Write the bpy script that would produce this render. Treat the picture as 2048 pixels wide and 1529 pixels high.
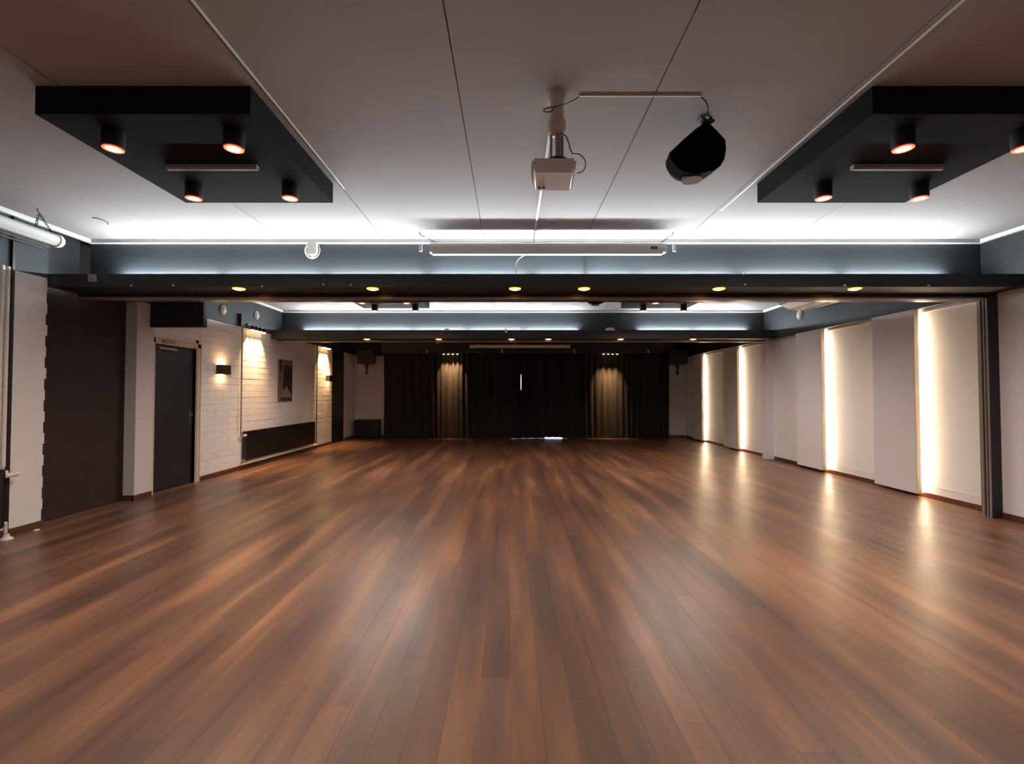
import bpy, bmesh, math, random
from math import sin, cos, pi
from mathutils import Vector, Matrix

S = bpy.context.scene
COL = S.collection
for o in list(bpy.data.objects):
    bpy.data.objects.remove(o)

# ------------------------------------------------------------------ camera, world, exposure
H = 1.415
cam_d = bpy.data.cameras.new('camera')
cam = bpy.data.objects.new('camera', cam_d)
COL.objects.link(cam)
cam.location = (0, 0, H)
cam.rotation_euler = (pi / 2 + math.atan(22.5 / 935), 0, 0)
cam_d.sensor_width = 36
cam_d.lens = 36 * 935 / 2048
cam_d.shift_x = 4 / 2048
cam_d.clip_start = 0.05
S.camera = cam

world = bpy.data.worlds.new('world')
S.world = world
world.use_nodes = True
world.node_tree.nodes['Background'].inputs[0].default_value = (0.35, 0.42, 0.55, 1)
world.node_tree.nodes['Background'].inputs[1].default_value = 0.3

S.view_settings.view_transform = 'Standard'
S.view_settings.look = 'None'
S.view_settings.gamma = 1
S.view_settings.exposure = 0.5
S.view_settings.use_curve_mapping = False

# light levels of the lamps in the room
TUBE = 165.0        # cold tubes lying on the beam ledges
STRIP = 85.0       # warm strips behind the wall panels
SPOT_BOX = 62.0    # spots under the ceiling boxes
SPOT_BEAM = 7.0   # recessed downlights under the beams
SPOT_BAR = 90.0     # each lamp of the four-lamp bars
SCONCE = 1.7

def lamp(kind, loc, energy, color, parent=None, rot=(0, 0, 0), size=0.05, angle=100, blend=0.6, size_y=None):
    d = bpy.data.lights.new('lamp_light', kind)
    d.energy = energy
    d.color = color
    if kind == 'SPOT':
        d.spot_size = math.radians(angle)
        d.spot_blend = blend
        d.shadow_soft_size = size
    elif kind == 'POINT':
        d.shadow_soft_size = size
    elif kind == 'AREA':
        d.size = size
        if size_y:
            d.shape = 'RECTANGLE'
            d.size_y = size_y
    o = bpy.data.objects.new('lamp_light', d)
    COL.objects.link(o)
    o.location = loc
    o.rotation_euler = rot
    if parent:
        o.parent = parent
    return o

# added fill: bare spot lights standing in for unseen downlights behind the photographer
for x in (-3.6, -1.2, 1.2, 3.6):
    lamp('SPOT', (x, -0.9, 2.95), 20, (1.0, 0.84, 0.72), angle=150, size=0.06)

# ------------------------------------------------------------------ materials
def rgb(r, g, b):
    def f(c):
        c /= 255
        return c / 12.92 if c <= 0.04045 else ((c + 0.055) / 1.055) ** 2.4
    return (f(r), f(g), f(b), 1)

def mat(name, col, rough=0.6, metal=0.0, bump=0.0, bscale=60, var=0.0, vscale=3, emit=None, estr=0, spec=0.5, stretch=None):
    m = bpy.data.materials.new(name)
    m.use_nodes = True
    nt = m.node_tree
    b = nt.nodes['Principled BSDF']
    b.inputs['Base Color'].default_value = col
    b.inputs['Roughness'].default_value = rough
    b.inputs['Metallic'].default_value = metal
    b.inputs['Specular IOR Level'].default_value = spec
    if emit:
        b.inputs['Emission Color'].default_value = emit
        b.inputs['Emission Strength'].default_value = estr
    if bump or var:
        tc = nt.nodes.new('ShaderNodeTexCoord')
        mp = nt.nodes.new('ShaderNodeMapping')
        if stretch:
            mp.inputs['Scale'].default_value = stretch
        nt.links.new(tc.outputs['Object'], mp.inputs[0])
    if bump:
        n = nt.nodes.new('ShaderNodeTexNoise')
        n.inputs['Scale'].default_value = bscale
        n.inputs['Detail'].default_value = 4
        bp = nt.nodes.new('ShaderNodeBump')
        bp.inputs['Strength'].default_value = bump
        bp.inputs['Distance'].default_value = 0.01
        nt.links.new(mp.outputs[0], n.inputs['Vector'])
        nt.links.new(n.outputs['Fac'], bp.inputs['Height'])
        nt.links.new(bp.outputs[0], b.inputs['Normal'])
    if var:
        n2 = nt.nodes.new('ShaderNodeTexNoise')
        n2.inputs['Scale'].default_value = vscale
        n2.inputs['Detail'].default_value = 3
        mr = nt.nodes.new('ShaderNodeMapRange')
        mr.inputs['To Min'].default_value = 1 - var
        mr.inputs['To Max'].default_value = 1 + var
        mx = nt.nodes.new('ShaderNodeMix')
        mx.data_type = 'RGBA'
        mx.blend_type = 'MULTIPLY'
        mx.inputs['Factor'].default_value = 1
        mx.inputs['A'].default_value = col
        nt.links.new(mp.outputs[0], n2.inputs['Vector'])
        nt.links.new(n2.outputs['Fac'], mr.inputs['Value'])
        nt.links.new(mr.outputs[0], mx.inputs['B'])
        nt.links.new(mx.outputs['Result'], b.inputs['Base Color'])
    return m

M = {}
M['ceil'] = mat('ceiling_board', rgb(162, 153, 149), 0.85, bump=0.12, bscale=260, var=0.03, vscale=1.2)
M['cove'] = mat('white_gloss_trim', rgb(235, 234, 230), 0.4, bump=0.02)
M['white'] = mat('white_wall_paint', rgb(228, 226, 226), 0.75, bump=0.15, bscale=180, var=0.03)
M['brick'] = mat('white_painted_brick', rgb(232, 231, 231), 0.7, bump=0.35, bscale=55, var=0.03)
M['panel'] = mat('pale_plaster_panel', rgb(232, 233, 237), 0.75, bump=0.12, bscale=220, var=0.02)
M['navy'] = mat('dark_slate_paint', rgb(36, 41, 45), 0.65, bump=0.06, bscale=150, var=0.05)
M['navyd'] = mat('near_black_beam_paint', rgb(32, 32, 36), 0.6, bump=0.05, bscale=150, var=0.05)
M['gloss'] = mat('dark_lacquered_track', rgb(24, 20, 19), 0.3, bump=0.01)
M['brown'] = mat('dark_brown_paint', rgb(44, 31, 29), 0.8, bump=0.1, bscale=120, var=0.06)
M['column'] = mat('grey_white_paint', rgb(216, 212, 214), 0.75, bump=0.08, bscale=160)
M['doorp'] = mat('anthracite_door_paint', rgb(34, 34, 40), 0.45, bump=0.02)
M['frame'] = mat('cream_door_frame', rgb(208, 192, 172), 0.45, bump=0.02)
M['base'] = mat('brown_wood_skirting', rgb(92, 56, 40), 0.4, bump=0.1, bscale=40, var=0.15, vscale=4, stretch=(6, 0.6, 6))
M['alu'] = mat('brushed_aluminium', rgb(150, 138, 132), 0.35, 0.15, bump=0.02)
M['steel'] = mat('steel', rgb(150, 150, 152), 0.35, 0.9, bump=0.01)
M['dsteel'] = mat('dark_steel_chain', rgb(62, 60, 60), 0.4, 0.7, bump=0.01)
M['plastic'] = mat('white_plastic', rgb(226, 222, 214), 0.4, bump=0.02)
M['cream'] = mat('cream_plastic', rgb(196, 184, 164), 0.45, bump=0.02)
M['grey'] = mat('grey_plastic', rgb(140, 134, 132), 0.5, bump=0.02)
M['black'] = mat('black_plastic', rgb(18, 17, 19), 0.5, bump=0.05, bscale=200)
M['speaker'] = mat('matt_black_cloth', rgb(12, 11, 11), 0.95, bump=0.1, bscale=300, spec=0.05)
M['rubber'] = mat('black_cable_rubber', rgb(14, 13, 14), 0.5, bump=0.01)
M['box'] = mat('charcoal_ceiling_box', rgb(27, 23, 21), 0.9, bump=0.08, bscale=140, var=0.06, spec=0.1)
M['rad'] = mat('black_radiator_enamel', rgb(26, 24, 26), 0.45, bump=0.02)
M['curtain'] = mat('dark_velour_curtain', rgb(34, 28, 26), 0.95, bump=0.2, bscale=400, var=0.12, vscale=8)
M['sconce'] = mat('bronze_lamp_metal', rgb(74, 56, 34), 0.45, 0.4, bump=0.02)
M['casing'] = mat('white_enamel_casing', rgb(224, 222, 218), 0.35, bump=0.01)
M['led'] = mat('warm_led_strip', rgb(255, 220, 160), 0.5, emit=(1.0, 0.77, 0.50, 1), estr=STRIP)
M['tube'] = mat('cold_tube_glass', rgb(255, 255, 255), 0.5, emit=(0.84, 0.94, 1.0, 1), estr=TUBE)
M['red'] = mat('glowing_red_ring', rgb(255, 60, 40), 0.5, emit=(1.0, 0.05, 0.015, 1), estr=5.0)
M['lens'] = mat('glowing_warm_lens', rgb(255, 230, 180), 0.5, emit=(1.0, 0.78, 0.45, 1), estr=2.2)
M['orange'] = mat('glowing_orange_ring', rgb(255, 140, 50), 0.5, emit=(1.0, 0.27, 0.04, 1), estr=5.0)
M['amber'] = mat('glowing_amber_lens', rgb(255, 200, 120), 0.5, emit=(1.0, 0.66, 0.3, 1), estr=9.0)
M['sky'] = mat('daylit_glass', rgb(200, 215, 255), 0.3, emit=(0.6, 0.72, 1.0, 1), estr=5.0)
M['paper'] = mat('beige_poster_print', rgb(120, 105, 92), 0.6, bump=0.03, bscale=30, var=0.1, vscale=6)
M['ink'] = mat('maroon_poster_print', rgb(58, 34, 34), 0.6, bump=0.03, var=0.15, vscale=9)
M['inkl'] = mat('pale_poster_print', rgb(138, 122, 106), 0.6, bump=0.03, var=0.1, vscale=9)
M['inkd'] = mat('black_poster_print', rgb(28, 22, 22), 0.6, bump=0.03)

def floor_mat():
    m = bpy.data.materials.new('oak_plank_floor')
    m.use_nodes = True
    nt = m.node_tree
    N, L = nt.nodes, nt.links
    b = N['Principled BSDF']
    geo = N.new('ShaderNodeNewGeometry')
    sep = N.new('ShaderNodeSeparateXYZ')
    L.new(geo.outputs['Position'], sep.inputs[0])
    def mth(op, a, c=None):
        n = N.new('ShaderNodeMath')
        n.operation = op
        for i, v in enumerate((a, c)):
            if v is None:
                continue
            if isinstance(v, (int, float)):
                n.inputs[i].default_value = v
            else:
                L.new(v, n.inputs[i])
        return n.outputs[0]
    i = mth('FLOOR', mth('DIVIDE', mth('ADD', sep.outputs[0], 10 * PW), PW))
    off = mth('FRACT', mth('MULTIPLY', i, 0.371))
    j = mth('FLOOR', mth('ADD', mth('DIVIDE', sep.outputs[1], PL), off))
    cmb = N.new('ShaderNodeCombineXYZ')
    L.new(i, cmb.inputs[0])
    L.new(j, cmb.inputs[1])
    wn = N.new('ShaderNodeTexWhiteNoise')
    wn.noise_dimensions = '2D'
    L.new(cmb.outputs[0], wn.inputs['Vector'])
    mp = N.new('ShaderNodeMapping')
    mp.inputs['Scale'].default_value = (4.5, 0.42, 1)
    L.new(geo.outputs['Position'], mp.inputs[0])
    n1 = N.new('ShaderNodeTexNoise')
    n1.inputs['Scale'].default_value = 1.0
    n1.inputs['Detail'].default_value = 3
    L.new(mp.outputs[0], n1.inputs['Vector'])
    mp2 = N.new('ShaderNodeMapping')
    mp2.inputs['Scale'].default_value = (60, 3, 1)
    L.new(geo.outputs['Position'], mp2.inputs[0])
    n2 = N.new('ShaderNodeTexNoise')
    n2.inputs['Scale'].default_value = 1.0
    n2.inputs['Detail'].default_value = 5
    L.new(mp2.outputs[0], n2.inputs['Vector'])
    a = mth('MULTIPLY', wn.outputs['Value'], 0.13)
    c = mth('MULTIPLY', n1.outputs['Fac'], 0.95)
    d = mth('MULTIPLY', n2.outputs['Fac'], 0.07)
    s = mth('ADD', mth('ADD', a, c), d)
    cr = N.new('ShaderNodeValToRGB')
    e = cr.color_ramp.elements
    e[0].position = 0.38
    e[0].color = rgb(80, 58, 50)
    e[1].position = 0.86
    e[1].color = rgb(158, 112, 80)
    e2 = cr.color_ramp.elements.new(0.6)
    e2.color = rgb(110, 78, 61)
    L.new(s, cr.inputs[0])
    L.new(cr.outputs[0], b.inputs['Base Color'])
    b.inputs['Roughness'].default_value = 0.34
    b.inputs['Specular IOR Level'].default_value = 0.45
    n3 = N.new('ShaderNodeTexNoise')
    n3.inputs['Scale'].default_value = 2.2
    n3.inputs['Detail'].default_value = 3
    L.new(geo.outputs['Position'], n3.inputs['Vector'])
    mr = N.new('ShaderNodeMapRange')
    mr.inputs['To Min'].default_value = 0.27
    mr.inputs['To Max'].default_value = 0.42
    L.new(n3.outputs['Fac'], mr.inputs['Value'])
    L.new(mr.outputs[0], b.inputs['Roughness'])
    bp = N.new('ShaderNodeBump')
    bp.inputs['Strength'].default_value = 0.06
    bp.inputs['Distance'].default_value = 0.004
    L.new(n2.outputs['Fac'], bp.inputs['Height'])
    L.new(bp.outputs[0], b.inputs['Normal'])
    return m
PW, PL = 0.142, 1.42
M['floor'] = floor_mat()

# ------------------------------------------------------------------ mesh helpers
def link(name, me, parent=None, loc=(0, 0, 0), rot=(0, 0, 0)):
    o = bpy.data.objects.new(name, me)
    COL.objects.link(o)
    o.location = loc
    o.rotation_euler = rot
    if parent:
        o.parent = parent
    return o

def tag(o, label=None, cat=None, group=None, kind=None):
    if label: o['label'] = label
    if cat: o['category'] = cat
    if group: o['group'] = group
    if kind: o['kind'] = kind
    return o

def thing(name, label, cat, loc=(0, 0, 0), rot=(0, 0, 0), group=None):
    o = bpy.data.objects.new(name, None)
    COL.objects.link(o)
    o.location = loc
    o.rotation_euler = rot
    o.empty_display_size = 0.1
    return tag(o, label, cat, group)

class MB:
    def __init__(s):
        s.bm = bmesh.new()
    def box(s, x0, x1, y0, y1, z0, z1, bev=0.0, mtx=None):
        b2 = bmesh.new()
        r = bmesh.ops.create_cube(b2, size=1)
        for v in b2.verts:
            v.co = Vector(((x0 + x1) / 2 + v.co.x * (x1 - x0), (y0 + y1) / 2 + v.co.y * (y1 - y0), (z0 + z1) / 2 + v.co.z * (z1 - z0)))
        if bev:
            bmesh.ops.bevel(b2, geom=b2.edges[:], offset=bev, segments=2, affect='EDGES', profile=0.6)
        s._add(b2, mtx)
        return s
    def _add(s, b2, mtx=None):
        if mtx:
            b2.transform(mtx)
        me = bpy.data.meshes.new('t')
        b2.to_mesh(me)
        b2.free()
        s.bm.from_mesh(me)
        bpy.data.meshes.remove(me)
    def prism(s, pts, a0, a1, axis='X', bev=0.0, mtx=None):
        """outline pts in the two other axes (in order), pushed along axis"""
        b2 = bmesh.new()
        def P(u, v, a):
            if axis == 'X': return (a, u, v)
            if axis == 'Y': return (u, a, v)
            return (u, v, a)
        A = [b2.verts.new(P(u, v, a0)) for u, v in pts]
        B = [b2.verts.new(P(u, v, a1)) for u, v in pts]
        n = len(pts)
        b2.faces.new(A)
        b2.faces.new(B[::-1])
        for i in range(n):
            b2.faces.new((A[i], B[i], B[(i + 1) % n], A[(i + 1) % n]))
        bmesh.ops.recalc_face_normals(b2, faces=b2.faces[:])
        if bev:
            bmesh.ops.bevel(b2, geom=b2.edges[:], offset=bev, segments=2, affect='EDGES')
        s._add(b2, mtx)
        return s
    def lathe(s, prof, seg=24, mtx=None):
        """prof [(r,z)...] about z"""
        b2 = bmesh.new()
        rings = []
        for r, z in prof:
            if r < 1e-6:
                rings.append([b2.verts.new((0, 0, z))])
            else:
                rings.append([b2.verts.new((r * cos(2 * pi * k / seg), r * sin(2 * pi * k / seg), z)) for k in range(seg)])
        for a, b in zip(rings, rings[1:]):
            for k in range(seg):
                k2 = (k + 1) % seg
                if len(a) == 1 and len(b) == 1: continue
                if len(a) == 1: b2.faces.new((a[0], b[k], b[k2]))
                elif len(b) == 1: b2.faces.new((a[k], b[0], a[k2]))
                else: b2.faces.new((a[k], b[k], b[k2], a[k2]))
        bmesh.ops.recalc_face_normals(b2, faces=b2.faces[:])
        s._add(b2, mtx)
        return s
    def tube(s, pts, r, seg=8, closed=False, mtx=None):
        b2 = bmesh.new()
        pts = [Vector(p) for p in pts]
        n = len(pts)
        rings = []
        up = Vector((0, 0, 1))
        last = None
        for i, p in enumerate(pts):
            if closed:
                d = pts[(i + 1) % n] - pts[i - 1]
            else:
                d = pts[min(i + 1, n - 1)] - pts[max(i - 1, 0)]
            d.normalize()
            if last is None:
                a = up if abs(d.z) < 0.9 else Vector((1, 0, 0))
                u = d.cross(a).normalized()
            else:
                u = (last - d * last.dot(d)).normalized()
            last = u
            w = d.cross(u)
            rings.append([b2.verts.new(p + (u * cos(2 * pi * k / seg) + w * sin(2 * pi * k / seg)) * r) for k in range(seg)])
        m = n if closed else n - 1
        for i in range(m):
            a, b = rings[i], rings[(i + 1) % n]
            for k in range(seg):
                b2.faces.new((a[k], b[k], b[(k + 1) % seg], a[(k + 1) % seg]))
        if not closed:
            b2.faces.new(rings[0][::-1])
            b2.faces.new(rings[-1])
        bmesh.ops.recalc_face_normals(b2, faces=b2.faces[:])
        s._add(b2, mtx)
        return s
    def mesh(s, name, m, smooth=False):
        me = bpy.data.meshes.new(name)
        s.bm.to_mesh(me)
        s.bm.free()
        me.materials.append(m)
        if smooth:
            for p in me.polygons: p.use_smooth = True
            try:
                me.set_sharp_from_angle(angle=math.radians(38))
            except Exception:
                pass
        return me
    def build(s, name, m, parent=None, smooth=False, **k):
        return link(name, s.mesh(name, m, smooth), parent, **k)

def struct(o):
    o['kind'] = 'structure'
    return o

def arc(cx, cz, r, a0, a1, n):
    return [(cx + r * cos(math.radians(a0 + (a1 - a0) * i / n)), cz + r * sin(math.radians(a0 + (a1 - a0) * i / n))) for i in range(n + 1)]

def spline(P, n=8):
    P = [Vector(p) for p in P]
    Q = [P[0]] + P + [P[-1]]
    out = []
    for i in range(1, len(Q) - 2):
        p0, p1, p2, p3 = Q[i - 1:i + 3]
        for k in range(n):
            t = k / n
            out.append(0.5 * ((2 * p1) + (p2 - p0) * t + (2 * p0 - 5 * p1 + 4 * p2 - p3) * t * t + (3 * p1 - p0 - 3 * p2 + p3) * t ** 3))
    out.append(P[-1])
    return out

def copy_tree(o, parent=None):
    c = o.copy()
    COL.objects.link(c)
    c.parent = parent
    for ch in list(o.children):
        copy_tree(ch, c)
    return c

random.seed(7)
CZ = 3.23                 # ceiling
XL, XR = -5.0, 5.66       # side walls of the rear hall
YE = 15.1                 # end wall
YB = -3.0                 # wall behind the photographer

# ------------------------------------------------------------------ floor
fl = struct(MB().box(-5.4, 6.0, YB - .2, YE + .2, -0.12, -0.005).build('floor', M['floor']))
planks = []
i0 = int(math.floor((-5.25 + 10 * PW) / PW)); i1 = int(math.ceil((5.75 + 10 * PW) / PW))
for i in range(i0, i1):
    x = i * PW - 10 * PW
    off = (i * 0.371) % 1.0
    j = math.floor(YB / PL + off)
    while (j - off) * PL < YE:
        y = (j - off) * PL
        planks.append((x, y))
        j += 1
def size_in_view(p):
    x, y = p[0] + PW / 2, p[1] + PL / 2
    if y < 1.0 or abs(x) > y * 1.2 + 0.3 or y + PL / 2 < 1.65:
        return 1e9
    return x * x + y * y
planks.sort(key=size_in_view)
pm = MB()
g = 0.0003
pm.prism([(g, -0.004), (PW - g, -0.004), (PW - g, -0.0004), (PW - g - .0004, 0), (g + .0004, 0), (g, -0.0004)], g, PL - g, axis='Y')
plank_me = pm.mesh('plank', M['floor'])
for x, y in planks[:300]:
    link('plank', plank_me, fl, loc=(x, y, 0))
bm = bmesh.new()
for x, y in planks[300:]:
    ya, yb = max(y + g, YB - .1), min(y + PL - g, YE + .1)
    xa, xb = max(x + g, -5.3), min(x + PW - g, 5.9)
    vs = [bm.verts.new(c) for c in ((xa, ya, -.004), (xb, ya, -.004), (xb, yb, -.004), (xa, yb, -.004), (xa, ya, 0), (xb, ya, 0), (xb, yb, 0), (xa, yb, 0))]
    for f in ((4, 5, 6, 7), (0, 1, 5, 4), (1, 2, 6, 5), (2, 3, 7, 6), (3, 0, 4, 7)):
        bm.faces.new([vs[k] for k in f])
me = bpy.data.meshes.new('plank_field'); bm.to_mesh(me); bm.free(); me.materials.append(M['floor'])
tag(link('plank_field', me, fl), kind='stuff')

# ------------------------------------------------------------------ ceiling in long boards with dark joints
ce = struct(MB().box(-5.4, 6.0, YB - .2, YE + .2, CZ + 0.012, CZ + 0.15).build('ceiling', M['navyd']))
seams = [-5.0, -3.83, -2.66, -1.485, -.31, .88, 2.05, 3.22, 4.39, 5.7]
for (ya, yb) in ((YB, 5.56), (5.56, 10.26), (10.26, YE)):
    for a, b in zip(seams, seams[1:]):
        MB().prism([(a + .003, CZ + .003), (a + .006, CZ), (b - .006, CZ), (b - .003, CZ + .003), (b - .003, CZ + .014), (a + .003, CZ + .014)], ya, yb, axis='Y').build('ceiling_board', M['ceil'], ce)

# ------------------------------------------------------------------ walls
ZL, ZR = 2.65, 2.57       # height of the dark painted band
wl = struct(MB().box(-5.3, -4.9735, YB, 4.99, 0, ZL).build('wall_left', M['white']))
MB().box(-5.3, -5.11, 4.99, 6.2, 0, ZL).build('brown_recess', M['brown'], wl)
MB().box(-5.3, -4.96, 6.2, 6.5, 0, ZL, bev=.004).build('pier', M['column'], wl)
MB().box(-5.3, -5.006, 6.5, 6.57, 0, ZL).box(-5.3, -5.006, 7.44, 13.13, 0, ZL).box(-5.3, -5.006, 6.5, 7.5, 2.14, ZL).build('masonry', M['white'], wl)
MB().box(-5.3, -5.0, 14.07, YE, 0, ZL).build('end_section', M['white'], wl)
b = MB().box(-5.3, -4.97, YB, 5.0, ZL, CZ + .01).box(-5.3, -5.105, 5.0, 6.2, ZL, CZ + .01).box(-5.3, -4.955, 6.2, 6.5, ZL, CZ + .01).box(-5.3, -4.995, 6.5, YE, ZL, CZ + .01)
b.build('painted_band', M['navy'], wl)

# painted bricks on the left wall
bricks = []
def brick_rows(y0, y1, x, jag=False, hole=None):
    ch, bl = 0.1155, 0.40
    z = 0.068
    r = 0
    while z < ZL - 0.03:
        z1 = min(z + ch, ZL)
        y = y0 - (r % 2) * bl / 2
        while y < y1 - 0.02:
            a, c = max(y, y0), min(y + bl, y1)
            if jag and c >= y1 - .001:
                c = y1 + (0.012 if r % 2 else -0.004) + random.uniform(-.006, .006)
            if c - a > 0.05:
                ok = True
                if hole and c > hole[0] and a < hole[1] and z < hole[2]:
                    if a < hole[0] - .05: c = hole[0]
                    elif c > hole[1] + .05: a = hole[1]
                    else: ok = False
                if ok:
                    bricks.append((x, a, c, z, z1))
            y += bl
        z += ch
        r += 1
brick_rows(7.535, 13.13, -5.0)
brick_rows(6.5, 7.535, -5.0, hole=(6.5, 7.54, 2.22))
brick_rows(3.9, 4.99, -4.97, jag=True)
bricks.sort(key=lambda b: b[1])
def brick_geo(bm, x, a, c, z0, z1):
    near = x > -4.99
    g = .0004 if near else .001
    e = .0008 if near else .006
    d = random.uniform(0, .0006 if near else .002)
    j = lambda: random.uniform(-.0018, .0018)
    A = [bm.verts.new(p) for p in ((x - .012, a + g, z0 + g), (x - .012, c - g, z0 + g), (x - .012, c - g, z1 - g), (x - .012, a + g, z1 - g))]
    ny = 5
    bot = []; top = []
    for k in range(ny + 1):
        y = a + g + e * .2 + (c - a - 2 * g - .4 * e) * k / ny
        bot.append(bm.verts.new((x + d + j() * .5, y, z0 + g + e + j())))
        top.append(bm.verts.new((x + d + j() * .5, y, z1 - g - e + j())))
    for k in range(ny):
        bm.faces.new((bot[k], bot[k + 1], top[k + 1], top[k]))
    bm.faces.new([A[0], A[1]] + bot[::-1])
    bm.faces.new([A[2], A[3]] + top)
    bm.faces.new((A[3], A[0], bot[0], top[0]))
    bm.faces.new((A[1], A[2], top[-1], bot[-1]))
for bk in bricks[:300]:
    bm = bmesh.new()
    brick_geo(bm, *bk)
    me = bpy.data.meshes.new('brick'); bm.to_mesh(me); bm.free(); me.materials.append(M['brick'])
    link('brick', me, wl)
bm = bmesh.new()
for bk in bricks[300:]:
    brick_geo(bm, *bk)
me = bpy.data.meshes.new('far_brickwork'); bm.to_mesh(me); bm.free(); me.materials.append(M['brick'])
tag(link('far_brickwork', me, wl), kind='stuff')

# right wall
wr = struct(MB().box(5.575, 5.95, YB, 5.34, 0.0, ZR).build('wall_right', M['panel']))
MB().box(XR, 5.95, 5.34, YE, 0, ZR).build('rear_section', M['panel'], wr)
MB().box(5.57, 5.95, YB, 5.5, ZR, CZ + .01).box(5.56, 5.95, 5.5, YE, ZR, CZ + .01).build('painted_band', M['navy'], wr)
for y0, y1, x in ((YB, 5.32, 5.575), (5.46, 6.39, XR), (7.16, 8.31, XR), (9.08, 10.02, XR), (10.21, 11.41, XR), (12.18, 13.53, XR)):
    MB().box(x - .004, x + .01, y0, y1, .165, .172).build('panel_joint', M['cove'], wr)
    MB().box(x - .018, x + .01, y0, y1, ZR - .05, ZR - .03).build('panel_edge_rail', M['frame'], wr)
# far and rear walls
wb = struct(MB().box(-5.3, 5.95, YE, YE + .2, 0, 2.62).build('wall_back', M['white']))
MB().box(-5.3, 5.95, YE - .01, YE + .2, 2.62, CZ).build('painted_band', M['navyd'], wb)
struct(MB().box(-5.3, 5.95, YB - .2, YB, 0, CZ).build('wall_front', M['white']))

# skirting boards
def skirt(name, rows):
    root = None
    for (x0, x1, y0, y1) in rows:
        o = MB().box(x0, x1, y0, y1, 0, .068, bev=.003).build(name if root is None else 'skirting_board', M['base'], root)
        if root is None:
            root = struct(o)
skirt('baseboard_left', [(-5.0, -4.955, YB, 5.005), (-5.12, -4.95, 6.18, 6.2), (-4.975, -4.948, 6.18, 6.49), (-5.01, -4.985, 7.545, 13.12), (-5.01, -4.985, 14.1, YE - .01)])
skirt('baseboard_right', [(5.56, 5.6, YB, 5.315), (5.645, 5.67, 5.46, 10.02), (5.645, 5.67, 10.21, YE - .01)])
skirt('baseboard_back', [(-4.98, -3.9, YE - .014, YE), (4.9, 5.62, YE - .014, YE)])

# covings
n = 0
def coving(pts_boxes):
    global n
    n += 1
    root = None
    for bx in pts_boxes:
        o = MB().box(*bx, bev=.006).build('trim_%d' % n if root is None else 'coving', M['cove'], root)
        if root is None: root = struct(o)
cz0, cz1 = CZ - .048, CZ - .001
coving([(-4.97, 5.57, 5.455, 5.5, cz0, cz1), (-4.97, -4.925, YB, 5.46, cz0, cz1), (5.525, 5.57, YB, 5.46, cz0, cz1)])
coving([(-4.995, 5.56, 10.155, 10.2, cz0, cz1), (-4.995, -4.95, 5.63, 10.16, cz0, cz1), (5.515, 5.56, 5.63, 10.16, cz0, cz1)])

# beams: upper face, light tray and folding-wall track
def beam(num, yt, yf, yr, x0, x1, zt, zlo, ztrack):
    """yt tray front, yf upper face, yr rear face"""
    root = struct(MB().box(x0, x1, yf, yr, zlo, CZ).build('trim_%d' % num, M['navy']))
    MB().box(x0, x1, yt, yt + .02, zlo, zt).box(x0, x1, yt + .02, yf, zlo, zlo + .02).build('light_tray', M['navyd'], root)
    y = yf - .14
    MB().box(x0, x1, y, yr, ztrack + .012, zlo).build('track_beam', M['gloss'], root)
    for a, c in ((0, .018), (.035, .05), (.07, .10)):
        MB().box(x0, x1, y - .006 + a, y - .006 + c, ztrack, ztrack + .022, bev=.003).build('track_rail', M['alu'], root)
    return root
beam(3, 5.0, 5.5, 5.6, -4.97, 5.57, 2.70, 2.56, 2.50)
beam(4, 9.75, 10.2, 10.3, -4.995, 5.56, 2.74, 2.56, 2.525)

# posts and jamb of the folding walls
p = struct(MB().box(5.462, 5.60, 5.32, 5.45, 0, 2.56, bev=.003).build('trim_5', M['navyd']))
for y0, y1, x in ((5.325, 5.345, 5.452), (5.362, 5.378, 5.452), (5.40, 5.43, 5.448)):
    MB().box(x, 5.466, y0, y1, 0, 2.505, bev=.002).build('jamb_profile', M['alu'], p)
p = struct(MB().box(5.49, 5.68, 10.03, 10.2, 0, 2.565, bev=.004).build('trim_6', M['panel']))
# dark lintel block over the door and pelmet over the stage curtain
struct(MB().box(-4.99, -4.225, 6.42, 6.5, 2.33, 2.72, bev=.003).build('trim_7', M['navyd']))
struct(MB().box(-3.98, 5.1, 14.42, 14.5, 2.66, CZ, bev=.003).build('trim_8', M['navyd']))

# doors
d1 = thing('door_1', None, None, (-5.0, 6.57, 0)); struct(d1)
MB().box(-.30, -.09, 0, .88, 0.005, 2.14).build('wall_filling', M['doorp'], d1)
MB().box(-.088, -.045, .012, .865, .006, 2.115, bev=.003).build('door_leaf', M['doorp'], d1)
MB().box(-.09, .004, .87, .90, 0, 2.14).box(-.09, .004, -.03, .008, 0, 2.14).box(-.09, .004, 0, .88, 2.12, 2.15).build('door_lining', M['frame'], d1)
f = MB().box(-.008, .014, -.075, -.004, 0, 2.20, bev=.004).box(-.008, .014, .885, .962, 0, 2.20, bev=.004).box(-.008, .014, -.075, .962, 2.13, 2.205, bev=.004).build('door_frame', M['frame'], d1)
MB().box(-.008, .02, .955, .966, 0, 2.21).box(-.008, .02, -.08, -.07, 0, 2.21).box(-.008, .02, -.08, .966, 2.2, 2.212).build('frame_bead', M['frame'], d1)
hnd = MB().box(-.045, -.038, .79, .82, .95, 1.15, bev=.002).build('handle_plate', M['steel'], d1)
MB().tube([(-.04, .805, 1.08), (.0, .805, 1.08), (.004, .80, 1.08), (.004, .70, 1.08)], .008).build('lever', M['steel'], hnd, smooth=True)
MB().box(-.045, -.005, .10, .46, 2.045, 2.085, bev=.004).build('closer_rail', M['grey'], d1)
MB().box(.014, .05, .12, .34, 2.145, 2.185, bev=.005).build('door_closer', M['grey'], d1)
d2 = struct(MB().box(-5.3, -5.012, 13.13, 14.07, 0, ZL).build('door_2', M['black']))
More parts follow.
